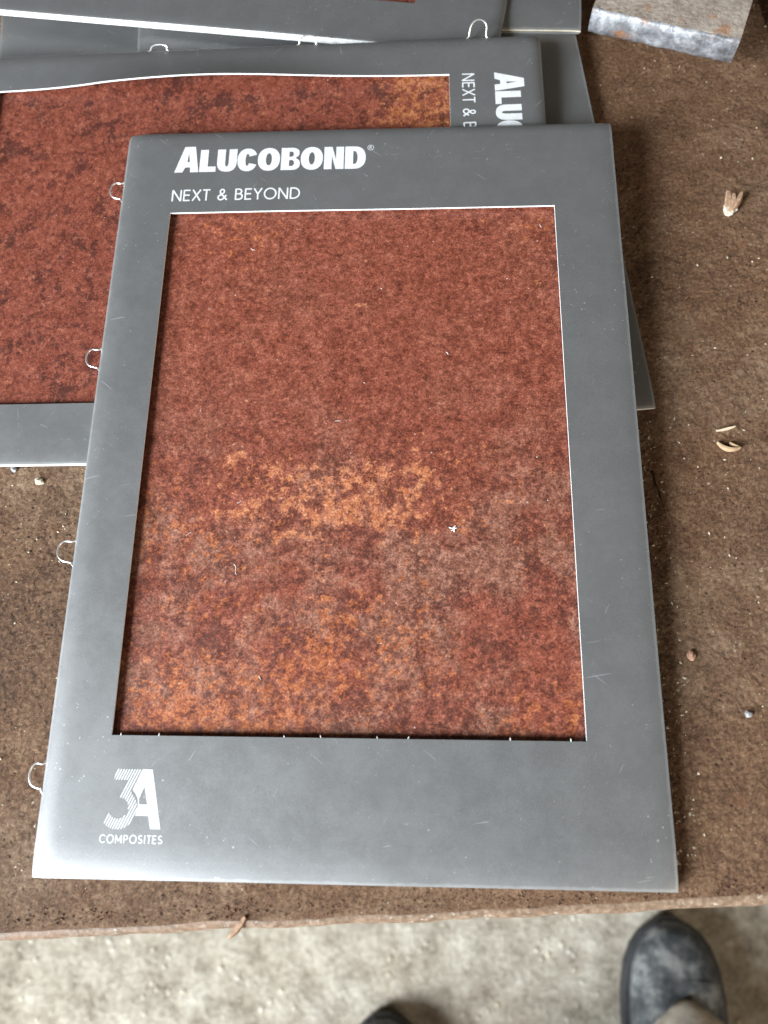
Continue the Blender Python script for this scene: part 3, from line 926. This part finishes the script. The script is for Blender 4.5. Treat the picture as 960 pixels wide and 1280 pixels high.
# ------------------------------------------------------------------ person standing at the bench: only the shoes reach into the picture
FZ = -0.70
def shoe(root, tip, rz, side):
    sroot = empty("shoe"); sroot.parent = root
    sroot.location = (tip[0], tip[1], FZ); sroot.rotation_euler.z = rz
    st = [0, .004, .012, .025, .045, .07, .10, .13, .17, .21, .25, .275, .290, .298]
    hw = [.008, .019, .030, .0395, .0470, .0505, .0515, .0495, .0440, .0395, .0385, .0355, .0270, .012]
    top = [.028, .038, .046, .052, .057, .062, .070, .080, .090, .094, .094, .092, .088, .080]
    sk = [-0.004 * side * math.sin(math.pi * min(1, s / .2)) for s in st]
    n = 24
    def loft(name, mat, z0, f_w, f_t, cut=None):
        mb = MB(); vs = []; fs = []
        for i, s in enumerate(st):
            for k in range(n):
                a = 2 * math.pi * k / n
                c, sn = math.cos(a), math.sin(a)
                w = hw[i] * f_w; t = f_t(i)
                x = sk[i] + w * math.copysign(abs(c) ** .85, c)
                z = z0 + (t - z0) * (0.5 + 0.5 * math.copysign(abs(sn) ** .8, sn)) if sn > 0 else z0 + (t - z0) * 0.5 * (1 - abs(sn) ** .8)
                vs.append((x, -s, z))
        for i in range(len(st) - 1):
            for k in range(n):
                fs.append((i * n + k, i * n + (k + 1) % n, (i + 1) * n + (k + 1) % n, (i + 1) * n + k))
        fs.append(tuple(range(n))); fs.append(tuple(range((len(st) - 1) * n, len(st) * n))[::-1])
        mb.add(vs, fs)
        return mb.build(name, mat, sroot, smooth=True)
    loft("upper", M['shoe'], 0.012, 0.965, lambda i: top[i])
    # stitched seam round the toe and two flex creases
    def on_upper(s_, q):
        i = max(k for k in range(len(st) - 1) if st[k] <= s_)
        f = (s_ - st[i]) / (st[i + 1] - st[i])
        w = (hw[i] + (hw[i + 1] - hw[i]) * f) * 0.965; tp_ = top[i] + (top[i + 1] - top[i]) * f
        a = math.pi / 2 - q * math.pi / 2
        c, sn = math.cos(a), math.sin(a)
        return (w * math.copysign(abs(c) ** .85, c), -s_, 0.012 + (tp_ - 0.012) * (0.5 + 0.5 * abs(sn) ** .8))
    for s0, amp in ((0.052, 0.012),):
        sm = MB(); sm.tube([on_upper(s0 + amp * (q / 12) ** 2, q / 12) for q in range(-12, 13)], 0.0004, 5)
        sm.build("seam", M['shoe'], sroot, smooth=True)
    wl = MB()
    wl.tube([(hw[i] * 0.99 * sd, -st[i], 0.026) for sd, rng in ((1, range(8, 0, -1)), (-1, range(1, 9))) for i in rng], 0.0028, 6)
    wl.build("welt", M['sole'], sroot, smooth=True)
    # welted sole
    mb = MB(); vs = []; fs = []
    out = []
    for i, s in enumerate(st): out.append((sk[i] + hw[i] * 1.03 + .0015, -s + (.003 if i == 0 else 0)))
    for i in reversed(range(len(st))): out.append((sk[i] - hw[i] * 1.03 - .0015, -st[i] + (.003 if i == 0 else 0)))
    m = len(out)
    for z, k in ((0.001, .97), (0.004, 1), (.020, 1.0), (.024, .975)):
        for x, y in out: vs.append((x * k, -0.15 + (y + .15) * (1 - (1 - k) * .6), z))
    for j in range(3):
        for i in range(m): fs.append((j * m + i, j * m + (i + 1) % m, (j + 1) * m + (i + 1) % m, (j + 1) * m + i))
    fs.append(tuple(range(m))[::-1]); fs.append(tuple(range(3 * m, 4 * m)))
    mb.add(vs, fs); mb.build("sole", M['sole'], sroot, smooth=False)
    # tan tongue and collar
    mb = MB(); vs = []; fs = []
    nu_, nv_ = 12, 8
    for j in range(nv_ + 1):
        t = j / nv_
        y = -(0.068 + 0.069 * t)
        wd = (0.032 + 0.010 * math.sin(math.pi * min(1, t * .7))) * (1 if t > .2 else (0.55 + t * 2.25))
        for i in range(nu_ + 1):
            q = i / nu_ * 2 - 1
            vs.append((q * wd, y - 0.006 * q * q * (1 - t), 0.0655 + 0.036 * t - 0.018 * q * q + 0.003))
    for j in range(nv_):
        for i in range(nu_):
            a = j * (nu_ + 1) + i
            fs.append((a, a + 1, a + nu_ + 2, a + nu_ + 1))
    mb.add(vs, fs)
    tg = mb.build("tongue", M['tan'], sroot, smooth=True)
    so = tg.modifiers.new("thick", 'SOLIDIFY'); so.thickness = 0.004; so.offset = -1
    cl = MB()
    pts = [(0.040 * math.cos(a), -0.168 + 0.068 * math.sin(a), 0.098 + 0.006 * math.sin(a)) for a in [2 * math.pi * i / 28 for i in range(29)]]
    cl.tube(pts, 0.006, 8, caps=False)
    cl.build("collar", M['tan'], sroot, smooth=True)
    return sroot

def build_person():
    root = empty("person", (0.27, -0.32, FZ))
    tag(root, "person standing at the bench in dark trousers and dusty dark grey shoes", "person")
    root.location = (0, 0, 0)
    tips = [((0.4350, -0.1035), R(-1.5), 1), ((0.1060, -0.2085), R(5), -1)]
    # trousers: one continuous skinned surface
    V = []; E_ = []; RAD = []
    def v(p, r): V.append(p); RAD.append(r); return len(V) - 1
    hip = v((0.27, -0.42, 0.22), (0.155, 0.115)); wst = v((0.27, -0.43, 0.36), (0.15, 0.11)); E_.append((hip, wst))
    for (tp, rz, s) in tips:
        ax = tp[0] + math.sin(rz) * 0.185; ay = tp[1] - math.cos(rz) * 0.185
        a = v((0.27 + s * 0.085, -0.42, 0.14), (0.095, 0.10))
        k = v((ax * .6 + (0.27 + s * .085) * .4, -0.40, -0.20), (0.066, 0.070))
        c = v((ax * .85 + (0.27 + s * .085) * .15, ay * .6 - 0.40 * .4, -0.42), (0.055, 0.060))
        e = v((ax, ay - 0.004, FZ + 0.155), (0.043, 0.050))
        b = v((ax, ay, FZ + 0.085), (0.036, 0.045))
        E_ += [(hip, a), (a, k), (k, c), (c, e), (e, b)]
    me = bpy.data.meshes.new("trousers"); me.from_pydata(V, E_, []); me.materials.append(M['trouser'])
    o = bpy.data.objects.new("trousers", me); COL.objects.link(o); o.parent = root
    sk = o.modifiers.new("skin", 'SKIN'); sk.use_smooth_shade = True
    for i, r in enumerate(RAD): me.skin_vertices[0].data[i].radius = r
    me.skin_vertices[0].data[hip].use_root = True
    o.modifiers.new("sub", 'SUBSURF').levels = 2
    o.modifiers["sub"].render_levels = 2
    for (tp, rz, s) in tips: shoe(root, tp, rz, s)
build_person()
